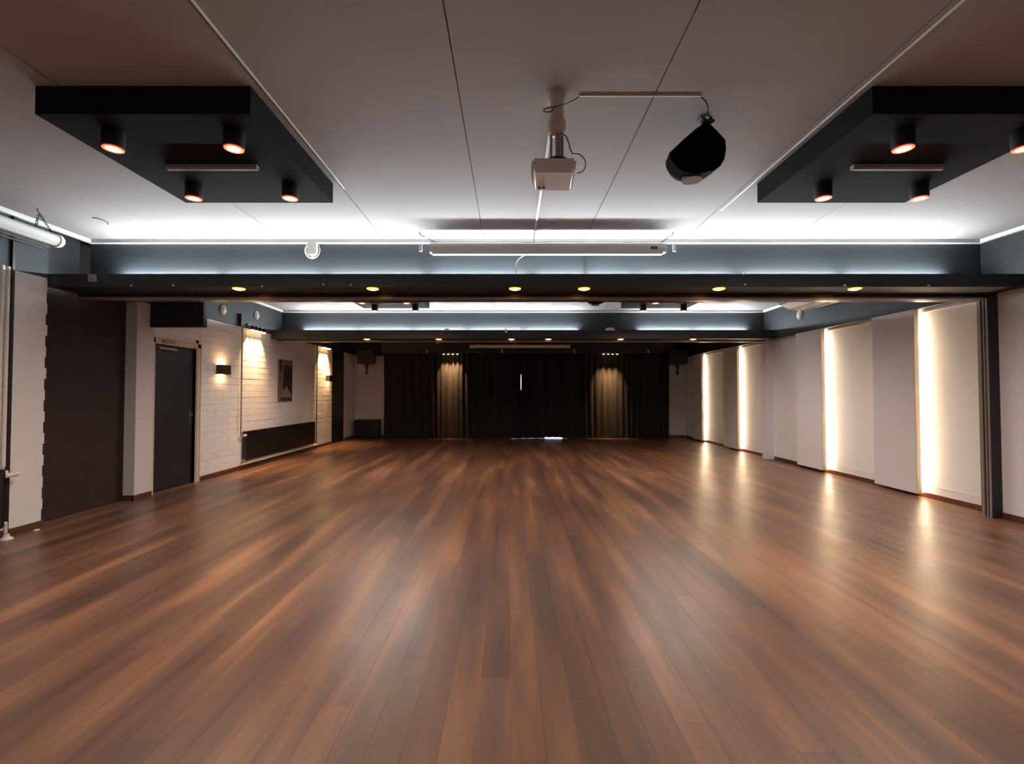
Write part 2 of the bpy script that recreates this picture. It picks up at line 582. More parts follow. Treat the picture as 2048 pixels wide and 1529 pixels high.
MB().box(-5.014, -5.0, 13.14, 13.2, 0, 2.6).box(-5.014, -5.0, 14.0, 14.06, 0, 2.6).box(-5.014, -5.0, 13.2, 14.0, 2.1, 2.16).build('door_frame', M['black'], d2)
MB().box(-5.014, -5.006, 13.21, 13.99, .01, 2.09, bev=.002).build('door_leaf', M['doorp'], d2)
# window behind the curtain
w1 = struct(MB().box(.05, 1.8, YE - .012, YE - .004, .0, 2.3).build('window_1', M['sky']))
MB().box(0, .05, YE - .03, YE, 0, 2.35).box(1.8, 1.85, YE - .03, YE, 0, 2.35).box(.05, 1.8, YE - .03, YE, 2.3, 2.35).box(.9, .94, YE - .03, YE, 0, 2.3).build('window_frame', M['frame'], w1)

# ------------------------------------------------------------------ backlit wall panels, right wall
PN = [(6.414, 'nearest white backlit wall panel, warm light spilling from its near edge'),
      (8.33, 'second white backlit wall panel from the front, before the white post'),
      (11.43, 'white backlit wall panel just beyond the white post'),
      (13.55, 'farthest white backlit wall panel, next to the curtain end wall')]
first = None
for k, (y, lab) in enumerate(PN):
    if first is None:
        t = thing('wall_panel', lab, 'wall panel', (XR, y, 0), group='backlit white panels on the right wall')
        MB().box(-.11, -.052, 0, .74, .045, ZR, bev=.003).build('board', M['panel'], t)
        MB().box(-.052, 0, .06, .70, .05, ZR).build('spacer', M['panel'], t)
        MB().box(-.112, -.05, -.012, 0, .045, ZR).build('edge_strip', M['frame'], t)
        MB().box(-.046, -.02, .048, .06, .09, ZR - .1).build('led_strip', M['led'], t)
        first = t
    else:
        t = copy_tree(first)
        t.location = (XR, y, 0)
        t['label'] = lab

# ------------------------------------------------------------------ cold tubes on the ledges
def tubes(x_list, y, z, lab, group):
    proto = None
    for x in x_list:
        if proto is None:
            t = thing('fluorescent_tube', lab, 'tube lamp', (x, y, z), group=group)
            MB().box(-.6, .6, -.028, .028, -.09, -.045, bev=.004).build('batten', M['plastic'], t)
            MB().tube([(-.575, 0, 0), (.575, 0, 0)], .013, 10).build('glass_tube', M['tube'], t, smooth=True)
            MB().box(-.595, -.575, -.02, .02, -.05, .02).build('lamp_holder', M['plastic'], t)
            MB().box(.575, .595, -.02, .02, -.05, .02).build('lamp_holder', M['plastic'], t)
            proto = t
        else:
            t = copy_tree(proto)
            t.location = (x, y, z)
        t['label'] = lab + ', ' + ORD[x_list.index(x)] + ' from the left'
ORD = ['first', 'second', 'third', 'fourth', 'fifth', 'sixth', 'seventh', 'eighth']
def X1(px, Y): return (px - 1020) / 935 * Y
tubes([X1(q, 5.42) for q in (328, 538, 747, 958, 1170, 1377, 1591, 1802)], 5.45, 2.765, 'cold white tube lamp hidden in the near beam tray', 'tube lamps in the near beam')
tubes([X1(q, 10.12) for q in (658, 768, 879, 991, 1103, 1333, 1444)], 10.15, 2.765, 'cold white tube lamp hidden in the far beam tray', 'tube lamps in the far beam')

# ------------------------------------------------------------------ ceiling boxes with spots
pos4 = [(.32, .17), (1.075, .17), (.32, .915), (1.075, .915)]
def make_raft(loc, lab):
    t = thing('ceiling_box', lab, 'ceiling box', loc, group='dark square ceiling boxes with spot lamps')
    MB().box(0, 1.27, 0, 1.285, -.17, -.002, bev=.002).build('box_body', M['box'], t)
    sp = None
    for (x, y) in pos4:
        if sp is None:
            sp = MB().lathe([(0, 0), (.058, 0), (.06, -.004), (.06, -.112), (.052, -.116), (.048, -.104), (0, -.104)], 24).build('spot_lamp', M['black'], t, smooth=True, loc=(x, y, -.17))
            MB().lathe([(.052, -.1165), (.056, -.119), (.042, -.121), (.040, -.1045)], 24).build('lamp_ring', M['red'], sp, smooth=True)  # emissive red ring imitates the halo around the lit lens
            MB().lathe([(.041, -.119), (.03, -.1225), (0, -.124)], 24).build('lamp_lens', M['lens'], sp, smooth=True)
        else:
            c = copy_tree(sp, t)
            c.location = (x, y, -.17)
        lamp('SPOT', (x, y, -.30), SPOT_BOX, (1.0, 0.85, 0.74), t, angle=168, blend=.8, size=.03)
    MB().prism([(.60, -.17), (.64, -.17), (.64, -.195), (.63, -.205), (.61, -.205), (.60, -.195)], .33, .98, axis='X').build('strip_lamp', M['grey'], t)
    return t
make_raft((-2.80, 2.715, CZ), 'large dark ceiling box at left front with four glowing spots')
make_raft((2.137, 2.715, CZ), 'large dark ceiling box at right front, cut by the frame edge')
make_raft((-2.83, 7.73, CZ), 'dark ceiling box seen behind the near beam, left one')
make_raft((2.15, 7.73, CZ), 'dark ceiling box seen behind the near beam, right one')

# ------------------------------------------------------------------ recessed downlights under the beams
def downlight(x, y, z, lab, grp, bright=True):
    t = thing('downlight', lab, 'downlight', (x, y, z), group=grp)
    MB().lathe([(.038, 0), (.064, 0), (.062, -.007), (.042, -.012), (.036, -.002)], 24).build('trim_ring', M['orange'], t, smooth=True)  # ring made emissive to imitate the orange glow round the lens
    MB().lathe([(.040, -.010), (.03, -.016), (0, -.018)], 20).build('lamp_lens', M['amber'], t, smooth=True)
    lamp('SPOT', (0, 0, -.03), SPOT_BEAM, (1.0, 0.52, 0.22), t, angle=165, blend=.6, size=.03)
    return t
ordn = ['leftmost', 'second from left', 'third from left', 'third from right', 'second from right', 'rightmost']
for q, w in zip((475, 744, 1030, 1169, 1440, 1713), ordn):
    downlight(X1(q, 5.09), 5.09, 2.56, w + ' of the six amber downlights under the near beam', 'amber downlights under the near beam')
for q, w in zip((733, 877, 1023, 1097, 1242, 1387), ordn):
    downlight(X1(q, 9.87), 9.87, 2.56, w + ' of the six amber downlights under the far beam', 'amber downlights under the far beam')

# ------------------------------------------------------------------ four-lamp spot bars
def spot_bar(loc, rz, lab, tilt, en=1.0, cone=72):
    t = thing('spot_bar', lab, 'spotlight bar', loc, (0, 0, rz), group='four-lamp spotlight bars')
    MB().box(-.3, .3, -.03, .0, -.0, .035, bev=.004).build('bar', M['black'], t)
    for k in range(4):
        x = -.21 + .14 * k
        h = link('spot_head', bar_head, t, loc=(x, -.075, -.02), rot=(tilt, 0, 0))
        link('lamp_lens', bar_lens, h)
        lamp('SPOT', (0, 0, -.095), SPOT_BAR * en, (1.0, 0.58, 0.25), h, angle=cone, blend=1.0, size=.015)
    return t
bar_head = MB().lathe([(0, .03), (.022, .028), (.03, .0), (.036, -.05), (.034, -.052), (.031, -.03), (0, -.03)], 16).mesh('spot_head', M['black'], True)
bar_lens = MB().lathe([(.0335, -.051), (.030, -.066), (.018, -.076), (0, -.080)], 16).mesh('lamp_lens', M['amber'], True)
spot_bar((-4.985, 9.1, 2.70), pi / 2, 'four-lamp spot bar above the brick wall, left of the poster', math.radians(2))
spot_bar((-4.985, 12.5, 2.70), pi / 2, 'four-lamp spot bar above the far end of the brick wall', math.radians(2))
spot_bar((-1.83, 14.41, 2.70), 0, 'four-lamp spot bar over the left part of the dark curtain', math.radians(21), 1.7, 48)
spot_bar((3.09, 14.41, 2.70), 0, 'four-lamp spot bar over the right part of the dark curtain', math.radians(21), 1.7, 48)

# ------------------------------------------------------------------ wall sconces
def sconce(y, lab):
    t = thing('wall_sconce', lab, 'wall lamp', (-4.994, y, 1.82), group='box-shaped bronze wall lamps')
    m = MB()
    m.box(.085, .095, 0, .26, -.08, .08).box(0, .085, 0, .008, -.08, .08).box(0, .085, .252, .26, -.08, .08)
    m.build('shade', M['sconce'], t)
    MB().box(0, .012, .05, .21, -.05, .05).build('back_plate', M['sconce'], t)
    MB().lathe([(0, -.04), (.018, -.03), (.02, 0), (.018, .03), (0, .04)], 12, Matrix.Translation((.045, .13, 0))).build('bulb', M['amber'], t, smooth=True)
    lamp('AREA', (.045, .13, .06), SCONCE, (1.0, 0.52, 0.2), t, rot=(pi, 0, 0), size=.05, size_y=.12)
    lamp('AREA', (.045, .13, -.06), SCONCE, (1.0, 0.52, 0.2), t, rot=(0, 0, 0), size=.05, size_y=.12)
sconce(7.94, 'bronze box wall lamp on the bricks beside the open-framed dark door')
sconce(12.68, 'small bronze box wall lamp at the far end of the brick wall')

# ------------------------------------------------------------------ radiators and pipes
def radiator(loc, L, z0, z1, lab, fins=True):
    t = thing('radiator', lab, 'radiator', loc)
    MB().box(.07, .09, 0, L, z0, z1, bev=.006).build('front_plate', M['rad'], t)
    MB().box(.02, .035, 0, L, z0, z1, bev=.004).build('rear_plate', M['rad'], t)
    m = MB()
    k = 0.02
    while k < L - .02:
        m.box(.035, .07, k, k + .004, z0 + .03, z1 - .03)
        k += .06
    o = m.build('fin_pack', M['rad'], t); tag(o, kind='stuff')
    m = MB().box(.018, .092, -.006, 0, z0 + .01, z1 - .01).box(.018, .092, L, L + .006, z0 + .01, z1 - .01)
    m.build('side_cover', M['rad'], t)
    MB().box(.02, .09, 0, L, z1 - .004, z1 + .004).build('top_grille', M['rad'], t)
    MB().box(.0, .02, .2, .24, z0 + .1, z1 - .1).box(.0, .02, L - .24, L - .2, z0 + .1, z1 - .1).build('wall_bracket', M['steel'], t)
    return t
r1 = radiator((-4.99, 8.72, 0), 3.05, .16, .70, 'long black panel radiator on the white brick wall below the poster')
v = MB().tube([(.08, -.01, .63), (.08, -.09, .63)], .024, 12).build('thermostat_valve', M['cream'], r1, smooth=True)
MB().tube([(.08, .0, .19), (.08, -.06, .19), (.06, -.12, .14)], .013, 8).build('return_valve', M['steel'], r1, smooth=True)
tag(MB().tube(spline([(-4.94, 8.60, 2.64), (-4.94, 8.60, 1.6), (-4.94, 8.60, .70), (-4.935, 8.62, .645), (-4.92, 8.66, .63)], 6), .014, 8).build('heating_pipe', M['grey'], smooth=True),
    'thin grey heating pipe running down the brick wall to the long radiator', 'pipe')
tag(MB().box(-4.985, -4.94, 8.57, 8.64, 2.66, 2.88, bev=.004).build('pipe_cover', M['navyd']), 'dark boxed pipe cover on the slate band above the heating pipe', 'pipe cover')
tag(MB().tube([(-4.93, 8.62, .105), (-4.93, 12.0, .105)], .017, 8).build('heating_pipe', M['plastic'], smooth=True),
    'white heating pipe along the wall foot under the long radiator', 'pipe')
tag(MB().tube([(-4.97, 12.03, .02), (-4.97, 12.03, 2.64)], .011, 8).build('wall_conduit', M['rad'], smooth=True),
    'thin dark vertical conduit beside the far end of the long radiator', 'conduit')
r2 = radiator((-4.945, 2.6, 0), 1.91, .12, .68, 'black radiator cut off by the left frame edge')
MB().lathe([(0, 0), (.022, 0), (.024, .02), (.02, .075), (.024, .08), (.024, .12), (.018, .125), (0, .125)], 14, Matrix.Translation((.085, 1.915, .62)) @ Matrix.Rotation(-pi / 2, 4, 'X')).build('thermostat_knob', M['plastic'], r2, smooth=True)
MB().tube([(.06, 1.90, .65), (.06, 1.96, .65)], .016, 10).tube([(.06, 1.90, .16), (.06, 1.96, .16), (.06, 1.96, .06)], .014, 10).build('pipe_elbow', M['plastic'], r2, smooth=True)
for x, y, lab in ((-4.93, 4.565, 'white vertical heating pipe at the left frame edge, nearer to the corner'), (-4.93, 4.512, 'white vertical heating pipe half cut by the left frame edge')):
    tag(MB().tube([(x, y, .70), (x, y, 2.66)], .017, 10).build('heating_pipe', M['plastic'], smooth=True), lab, 'pipe', 'white pipes above the left radiator')
tag(MB().box(-4.972, -4.945, 4.618, 4.645, 0.05, CZ - .05, bev=.003).build('cable_duct', M['black']), 'black vertical cable duct on the left wall beside the white pipes', 'cable duct')
tag(MB().lathe([(0, .05), (.022, .05), (.024, .03), (.05, .008), (.052, 0), (0, 0)], 16, Matrix.Translation((-4.875, 4.56, 0))).build('pipe_rosette', M['plastic'], smooth=True), 'white floor rosette at the foot of the left radiator pipe', 'pipe collar')
tag(MB().lathe([(0, .012), (.02, .010), (.026, 0), (0, 0)], 12, Matrix.Translation((-4.885, 4.86, 0))).build('floor_cap', M['plastic'], smooth=True), 'tiny white cap lying on the floor by the left skirting', 'cap')

# ------------------------------------------------------------------ poster
t = thing('poster', 'tall beige and maroon poster board hung on the white brick wall', 'poster', (-4.992, 10.05, 1.235))
MB().box(0, .025, 0, .62, 0, .92, bev=.002).build('board', M['paper'], t)
def shape(nm, pts, m, x=.025):
    MB().prism(pts, x, x + .0012, axis='X').build(nm, M[m], t)
shape('printed_block', [(.17, .26), (.25, .26), (.34, .31), (.60, .12), (.60, .80), (.52, .80), (.50, .76), (.43, .80), (.24, .81), (.22, .78)], 'ink')
shape('printed_peak', [(.20, .22), (.33, .34), (.61, .10), (.61, .03), (.12, .08)], 'inkl', .0258)
for z0, z1 in ((.64, .69), (.70, .745), (.755, .80), (.81, .84), (.85, .90)):
    shape('printed_letter', [(.02, z0), (.11, z0), (.11, z1), (.02, z1)], 'inkd')
for z0, z1 in ((.46, .49), (.50, .53), (.545, .56)):
    shape('printed_mark', [(.04, z0), (.09, z0), (.09, z1), (.04, z1)], 'ink')
for k in range(7):
    shape('printed_word', [(.10 + .07 * k, .02), (.155 + .07 * k, .02), (.155 + .07 * k, .085), (.10 + .07 * k, .085)], 'inkd', .0268)

# ------------------------------------------------------------------ round air valves
def air_valve(loc, side, lab):
    t = thing('air_valve', lab, 'air vent', loc, (0, side * pi / 2, 0), group='round cream air valves on the dark wall bands')
    MB().lathe([(.0, -.006), (.085, -.006), (.088, .008), (.075, .018), (.062, .012), (.0, .012)], 28).build('outer_ring', M['cream'], t, smooth=True)
    MB().lathe([(.0, .012), (.05, .012), (.052, .026), (.03, .034), (0, .035)], 24).build('centre_disc', M['cream'], t, smooth=True)
air_valve((-4.989, 8.1, 2.86), 1, 'round cream air valve on the left dark band, nearer one')
air_valve((-4.989, 9.17, 2.95), 1, 'round cream air valve on the left dark band, above the spot bar')
air_valve((5.553, 8.93, 2.915), -1, 'round cream air valve on the right dark band below the air conditioner')

# ------------------------------------------------------------------ air conditioner
t = thing('air_conditioner', 'long white ceiling-hung air conditioner high on the right wall', 'air conditioner', (4.86, 6.9, CZ))
prof = [(0, -.01), (.69, -.01), (.69, -.25), (.60, -.31), (.40, -.325), (.22, -.30), (.08, -.245), (.03, -.20), (0, -.12)]
MB().prism(prof, 0, 1.55, axis='Y', bev=.008).build('casing', M['plastic'], t)
for k, (x, z) in enumerate(((-.012, -.06), (-.010, -.10), (-.004, -.14), (.008, -.175), (.026, -.205))):
    MB().box(x - .012, x + .006, .03, 1.53, z - .012, z + .004).build('vent_slat', M['black'], t)
MB().box(.2, .215, .03, 1.53, -.306, -.296).box(.36, .372, .03, 1.53, -.327, -.317).build('casing_seam', M['grey'], t)

# ------------------------------------------------------------------ projection screens
def chain(bm_, a, b, link_l=.035, r=.0035, wire=.4):
    a, b = Vector(a), Vector(b)
    d = b - a
    nlk = max(2, int(d.length / (link_l * .72)))
    q = d.to_track_quat('Z', 'Y')
    for k in range(nlk):
        c = a + d * ((k + .5) / nlk)
        pts = []
        for i in range(10):
            an = 2 * pi * i / 10
            pts.append((cos(an) * link_l * .26, 0, sin(an) * link_l * .5))
        mx = Matrix.Translation(c) @ q.to_matrix().to_4x4() @ Matrix.Rotation((k % 2) * pi / 2, 4, 'Z')
        bm_.tube(pts, r, 5, closed=True, mtx=mx)
    return bm_

t = thing('projection_screen', 'rolled-up white projection screen hanging in front of the near beam', 'projection screen', (0, 5.2, 0.048))
xa, xb = X1(860, 5.2), X1(1332, 5.2)
hexp = [(-.045, 2.965), (-.05, 3.0), (-.02, 3.043), (.04, 3.043), (.06, 3.0), (.055, 2.94), (-.035, 2.94)]
MB().prism(hexp, xa, xb, axis='X', bev=.003).build('casing', M['casing'], t)
MB().box(xa + .02, xb - .03, -.03, .03, 2.918, 2.945, bev=.004).build('bottom_bar', M['casing'], t)
MB().box(xa, xb - .02, -.03, -.022, 3.047, 3.053).build('top_rail', M['dsteel'], t)
MB().prism(hexp, xa - .008, xa, axis='X').build('end_cap', M['plastic'], t)
MB().prism(hexp, xb, xb + .008, axis='X').build('end_cap', M['plastic'], t)
lp = MB().box(xb - .17, xb - .10, -.054, -.047, 2.968, 2.998).build('name_plate', M['black'], t)
m = MB()
for k in range(4):
    m.tube([(xb - .157 + .012 * k, -.0555, 2.976 + .002 * (k % 2)), (xb - .151 + .012 * k, -.0555, 2.989 - .004 * (k % 2)), (xb - .147 + .012 * k, -.0555, 2.978)], .0012, 4)
m.build('lettering', M['plastic'], lp)
for hx, ex in ((X1(838, 5.22), xa + .08), (X1(1349, 5.22), xb - .06)):
    MB().tube([(hx, .02, CZ - .049), (hx, .02, CZ - .075)], .006).build('ceiling_hook', M['dsteel'], t)
    chain(MB(), (hx, .02, CZ - .075), (ex, 0, 3.045), .03, .0025).build('chain', M['dsteel'], t)
    chain(MB(), (hx, .02, CZ - .075), (hx + .015, .02, 3.05), .03, .0018).build('loose_chain', M['plastic'], t)
    MB().box(hx - .006, hx + .03, .01, .03, 2.96, 3.05, bev=.004).build('chain_tensioner', M['plastic'], t)
tag(MB().tube(spline([(X1(1050, 5.2), 5.2, 2.965), (X1(1036, 5.15), 5.13, 2.89), (X1(1031, 5.0), 5.04, 2.79), (X1(1033, 5.0), 5.03, 2.705)], 6), .006, 6).build('white_cable', M['plastic'], smooth=True), 'white cable curving from the near projection screen to the beam ledge', 'cable')
for q, w in ((1171, 'left'), (1175, 'right')):
    tag(MB().tube([(X1(q, 5.45), 5.49, 3.12), (X1(q, 5.45), 5.49, 2.72)], .004, 6).build('black_cable', M['rubber']), w + ' of two thin black cables hanging behind the near projection screen', 'cable')

t = thing('projection_screen', 'rolled-up white tube screen hung by a chain at the left wall', 'projection screen', (-4.64, 0, 0))
m = MB()
pr = [(.062 * cos(2 * pi * k / 8 + pi / 8), 2.975 + .062 * sin(2 * pi * k / 8 + pi / 8)) for k in range(8)]
m.prism(pr, 2.2, 4.74, axis='Y', bev=.004).build('casing', M['casing'], t)
MB().lathe([(.0, 0), (.068, 0), (.068, .03), (.055, .052), (.03, .062), (0, .064)], 20, Matrix.Translation((0, 4.735, 2.975)) @ Matrix.Rotation(-pi / 2, 4, 'X')).build('end_cap', M['plastic'], t, smooth=True)
MB().box(-.035, -.015, 2.2, 4.70, 2.885, 2.915, bev=.003).build('slot_rail', M['dsteel'], t)
MB().box(-.06, -.03, 2.2, 4.66, 2.86, 2.876, bev=.003).build('bottom_bar', M['rad'], t)
hk = (0.0, 4.56, CZ)
MB().tube([(0, 4.545, CZ - .001), (0, 4.555, CZ - .03), (0, 4.57, CZ - .045), (0, 4.56, CZ - .06)], .005).build('ceiling_hook', M['dsteel'], t)
chain(MB(), (0, 4.57, CZ - .045), (0, 4.71, 3.03), .036, .0032).build('chain', M['dsteel'], t)
chain(MB(), (-.01, 4.565, CZ - .06), (-.03, 4.57, 3.06), .036, .0032).build('loose_chain', M['dsteel'], t)

t = thing('projection_screen', 'long narrow beige screen casing high in front of the dark curtain', 'projection screen', (0, 14.3, 0))
MB().box(-1.22, 1.83, 0, .09, 2.81, 2.90, bev=.01).build('casing', M['casing'], t)
MB().box(-1.235, -1.22, 0, .09, 2.805, 2.905).box(1.83, 1.845, 0, .09, 2.805, 2.905).build('end_cap', M['plastic'], t)
MB().box(-1.0, -.96, .04, .12, 2.88, 2.95).box(1.6, 1.64, .04, .12, 2.88, 2.95).build('wall_bracket', M['steel'], t)
t = thing('antenna_lamp', 'tiny white fixture on a stem above the far screen casing', 'fixture', (.155, 14.28, 2.90))
MB().tube([(0, 0, 0), (0, 0, .09)], .012, 8).build('stem', M['plastic'], t)
MB().prism([(-.10, .09), (.12, .09), (.08, .16), (-.07, .16)], -.04, .04, axis='Y', bev=.008).build('head', M['plastic'], t)

# ------------------------------------------------------------------ projector with its ceiling mount
px_, py_ = .285, 2.80
t = thing('projector_mount', 'beige ceiling column with two collars carrying the projector', 'projector mount', (px_, py_, CZ))
MB().lathe([(0, 0), (.056, 0), (.056, -.045), (.05, -.055), (0, -.055)], 24).build('ceiling_plate', M['cream'], t, smooth=True)
MB().lathe([(0, -.05), (.044, -.05), (.044, -.19), (0, -.19)], 24).build('column', M['cream'], t, smooth=True)
MB().lathe([(0, -.165), (.054, -.165), (.057, -.17), (.057, -.215), (.05, -.24), (.03, -.25), (0, -.25)], 24).build('lower_collar', M['cream'], t, smooth=True)
MB().tube([(.008, 0, -.24), (.008, 0, -.42)], .019, 12).tube([(-.036, .0, -.25), (-.036, 0, -.42)], .008, 10).tube([(.034, .01, -.25), (.034, .01, -.42)], .008, 10).build('twin_rods', M['alu'], t, smooth=True)
MB().lathe([(0, -.405), (.07, -.41), (.075, -.42), (.05, -.43), (0, -.43)], 20).build('swivel_plate', M['dsteel'], t, smooth=True)
t = thing('projector', 'small white projector hanging upside down from the ceiling column', 'projector', (px_ - .02, py_ + .03, 2.75), (math.radians(3), math.radians(2), math.radians(-4)))
pb = MB()
b2 = bmesh.new()
bmesh.ops.create_cube(b2, size=1)
for v_ in b2.verts:
    top = v_.co.z > 0
    sx = .132 if top else .122
    v_.co = Vector((v_.co.x * 2 * sx, v_.co.y * .31 + (.0 if top else .0), v_.co.z * .082))
bmesh.ops.bevel(b2, geom=b2.edges[:], offset=.016, segments=3, affect='EDGES')
pb._add(b2)
pb.build('body', M['plastic'], t, smooth=True)
MB().box(-.132, -.128, -.09, .06, -.024, .024).build('side_vent', M['grey'], t)
for x in (-.085, -.058):
    MB().lathe([(0, 0), (.010, 0), (.010, -.006), (0, -.007)], 14, Matrix.Translation((x, .09, -.04))).build('foot', M['black'], t, smooth=True)
MB().lathe([(0, 0), (.035, 0), (.035, .02), (.03, .03), (0, .02)], 20, Matrix.Translation((.06, .13, 0)) @ Matrix.Rotation(-pi / 2, 4, 'X')).build('front_lens', M['black'], t, smooth=True)
MB().lathe([(0, 0), (.009, 0), (.009, .03), (0, .03)], 12, Matrix.Translation((-.09, -.05, .04))).build('adjuster_knob', M['black'], t, smooth=True)
MB().box(.03, .035, .08, .085, -.0425, -.04).box(.10, .105, -.04, -.035, -.0425, -.04).build('status_light', M['casing'], t)
def P(q, r_, Y): return ((q - 1020) / 935 * Y, Y, H + (787 - r_) / 935 * Y)
tag(MB().tube(spline([P(1123, 260, 2.78), P(1133, 266, 2.76), P(1139, 280, 2.74), P(1142, 292, 2.72), P(1147, 302, 2.70)], 6), .0035, 6)
    .tube(spline([P(1147, 302, 2.70), P(1160, 303, 2.72), P(1170, 312, 2.74), P(1173, 325, 2.76), P(1168, 337, 2.76), P(1156, 342, 2.76)], 6), .003, 6)
    .build('projector_cable', M['rubber'], smooth=True), 'black cable looping from the mount collar to the right side of the projector', 'cable')
tag(MB().tube(spline([P(1160, 185, 2.80), P(1145, 194, 2.79), P(1128, 201, 2.75), P(1112, 205, 2.73), P(1096, 208, 2.72), P(1088, 212, 2.72), P(1092, 216, 2.72), P(1104, 215, 2.72), P(1107, 209, 2.72)], 6), .0035, 6)
    .build('mount_cable', M['rubber'], smooth=True), 'black cable wound round the column just below the ceiling', 'cable')
tag(MB().box(.42, 1.165, 2.80, 2.81, CZ - .006, CZ, bev=.002).build('cable_trunking', M['plastic']), 'thin white trunking across the ceiling between projector and black speaker', 'trunking')
tag(MB().box(.268, .288, 2.95, 5.17, CZ - .012, CZ, bev=.002).build('cable_trunking', M['plastic']), 'thin white trunking along the ceiling from projector to near screen', 'trunking')
tag(MB().box(2.085, 2.098, YB, 4.6, CZ - .008, CZ, bev=.002).build('cable_trunking', M['cove']), 'thin white trunking along the ceiling beside the right front box', 'trunking')
tag(MB().box(-1.472, -1.46, YB, 4.1, CZ - .008, CZ, bev=.002).build('cable_trunking', M['cove']), 'thin white trunking along the ceiling beside the left front box', 'trunking')
tag(MB().tube([P(1070, 458, 5.17), P(1068, 484, 5.18)], .004, 6).build('black_cable', M['rubber']), 'short black cable from the ceiling trunking to the near screen casing', 'cable')
tag(MB().tube(spline([(-4.31, 4.78, CZ - .002), (-4.25, 4.8, CZ - .01), (-4.2, 4.83, CZ - .03), (-4.2, 4.84, CZ - .055)], 5), .004, 6).build('ceiling_hook', M['dsteel'], smooth=True), 'small bent wire hook in the ceiling right of the left screen', 'hook')

# ------------------------------------------------------------------ ceiling speakers
def ceiling_speaker(loc, lab, s=1.0, rz=0):
    t = thing('ceiling_speaker', lab, 'speaker', loc, (0, 0, rz), group='black speakers hanging from the ceiling')
    t.scale = (s, s, s)
    out = [(-.02, -.06), (.02, -.06), (.075, -.115), (.128, -.175), (.133, -.235), (.122, -.29), (.095, -.335), (.05, -.365), (0, -.375), (-.05, -.385), (-.10, -.38), (-.16, -.362), (-.205, -.325), (-.232, -.28), (-.235, -.245), (-.14, -.155), (-.06, -.085)]
    m = MB()
    b2 = bmesh.new()
    rings = []
    for (yy, sc, cx, cz) in ((0, .90, 0, -.2), (.03, 1.0, 0, -.2), (.16, .93, 0, -.22), (.22, .80, 0, -.25)):
        rings.append([b2.verts.new(((u - cx) * sc + cx, yy, (w - cz) * sc + cz)) for u, w in out])
    k = len(out)
    for a, c in zip(rings, rings[1:]):
        for i in range(k):
            b2.faces.new((a[i], c[i], c[(i + 1) % k], a[(i + 1) % k]))
    b2.faces.new(rings[0][::-1]); b2.faces.new(rings[-1])
    bmesh.ops.recalc_face_normals(b2, faces=b2.faces[:])
    m._add(b2)
    m.build('cabinet', M['speaker'], t)
    MB().lathe([(0, .0), (.035, .0), (.062, .02), (.066, .06), (0, .06)], 20, Matrix.Translation((-.05, .13, -.325)) @ Matrix.Rotation(pi, 4, 'X')).build('driver_grille', M['grey'], t, smooth=True)
    MB().tube([(0, .06, 0), (0, .06, -.08)], .016, 10).box(-.03, .03, .03, .09, -.006, 0).build('ceiling_bracket', M['black'], t)
    MB().box(-.03, .045, -.01, .02, -.065, -.045, bev=.004).box(.012, .03, -.012, .01, -.075, -.03, bev=.003).build('bracket_clamp', M['black'], t)
    return t
ceiling_speaker((1.275, 2.98, CZ), 'black fan-shaped speaker hanging right of the projector')
ceiling_speaker((1.44, 7.45, CZ), 'small black ceiling speaker just visible under the near beam', 1.0)
tag(MB().tube(spline([(1.165, 2.81, CZ - .008), (1.20, 2.82, CZ - .03), (1.225, 2.85, CZ - .06), (1.225, 2.90, CZ - .075), (1.215, 2.95, CZ - .075), (1.23, 2.97, CZ - .06)], 6), .004, 6).build('speaker_cable', M['rubber'], smooth=True), 'black cable arching from the trunking to the fan-shaped speaker', 'cable')

# wall speakers beside the stage curtain
def wall_speaker(loc, rz, lab):
    t = thing('wall_speaker', lab, 'speaker', loc, (0, 0, rz), group='black speakers beside the stage curtain')
    MB().prism([(-.25, .0), (.25, .0), (.27, .05), (.27, .42), (-.27, .42), (-.27, .05)], -.18, .12, axis='Y', bev=.015).build('cabinet', M['black'], t)
    MB().box(-.23, .23, -.195, -.18, .04, .39, bev=.006).build('front_grille', M['rubber'], t)
    MB().prism([(-.07, .0), (.07, .0), (.04, -.12), (.035, -.32), (-.035, -.32), (-.03, -.1)], .02, .08, axis='Y').build('bracket', M['black'], t)
    MB().box(-.03, .03, .06, .45, -.02, .02).build('wall_arm', M['black'], t)
    return t
wall_speaker((-4.47, 14.55, 2.32), math.radians(8), 'black wall speaker on a bracket above the white corner, left of curtain')
wall_speaker((5.13, 14.3, 2.30), math.radians(-8), 'black wall speaker on a bracket to the right of the curtain')

# subwoofer on the floor
t = thing('subwoofer', 'black box speaker standing on the floor left of the curtain', 'subwoofer', (-4.87, 14.65, 0))
MB().box(0, .73, 0, .42, .02, .58, bev=.012).build('cabinet', M['black'], t)
MB().box(.03, .70, -.012, 0, .05, .55, bev=.004).build('front_grille', M['rubber'], t)
MB().box(.04, .08, .04, .08, 0, .02).box(.65, .69, .04, .08, 0, .02).box(.04, .08, .34, .38, 0, .02).box(.65, .69, .34, .38, 0, .02).build('rubber_feet', M['rubber'], t)

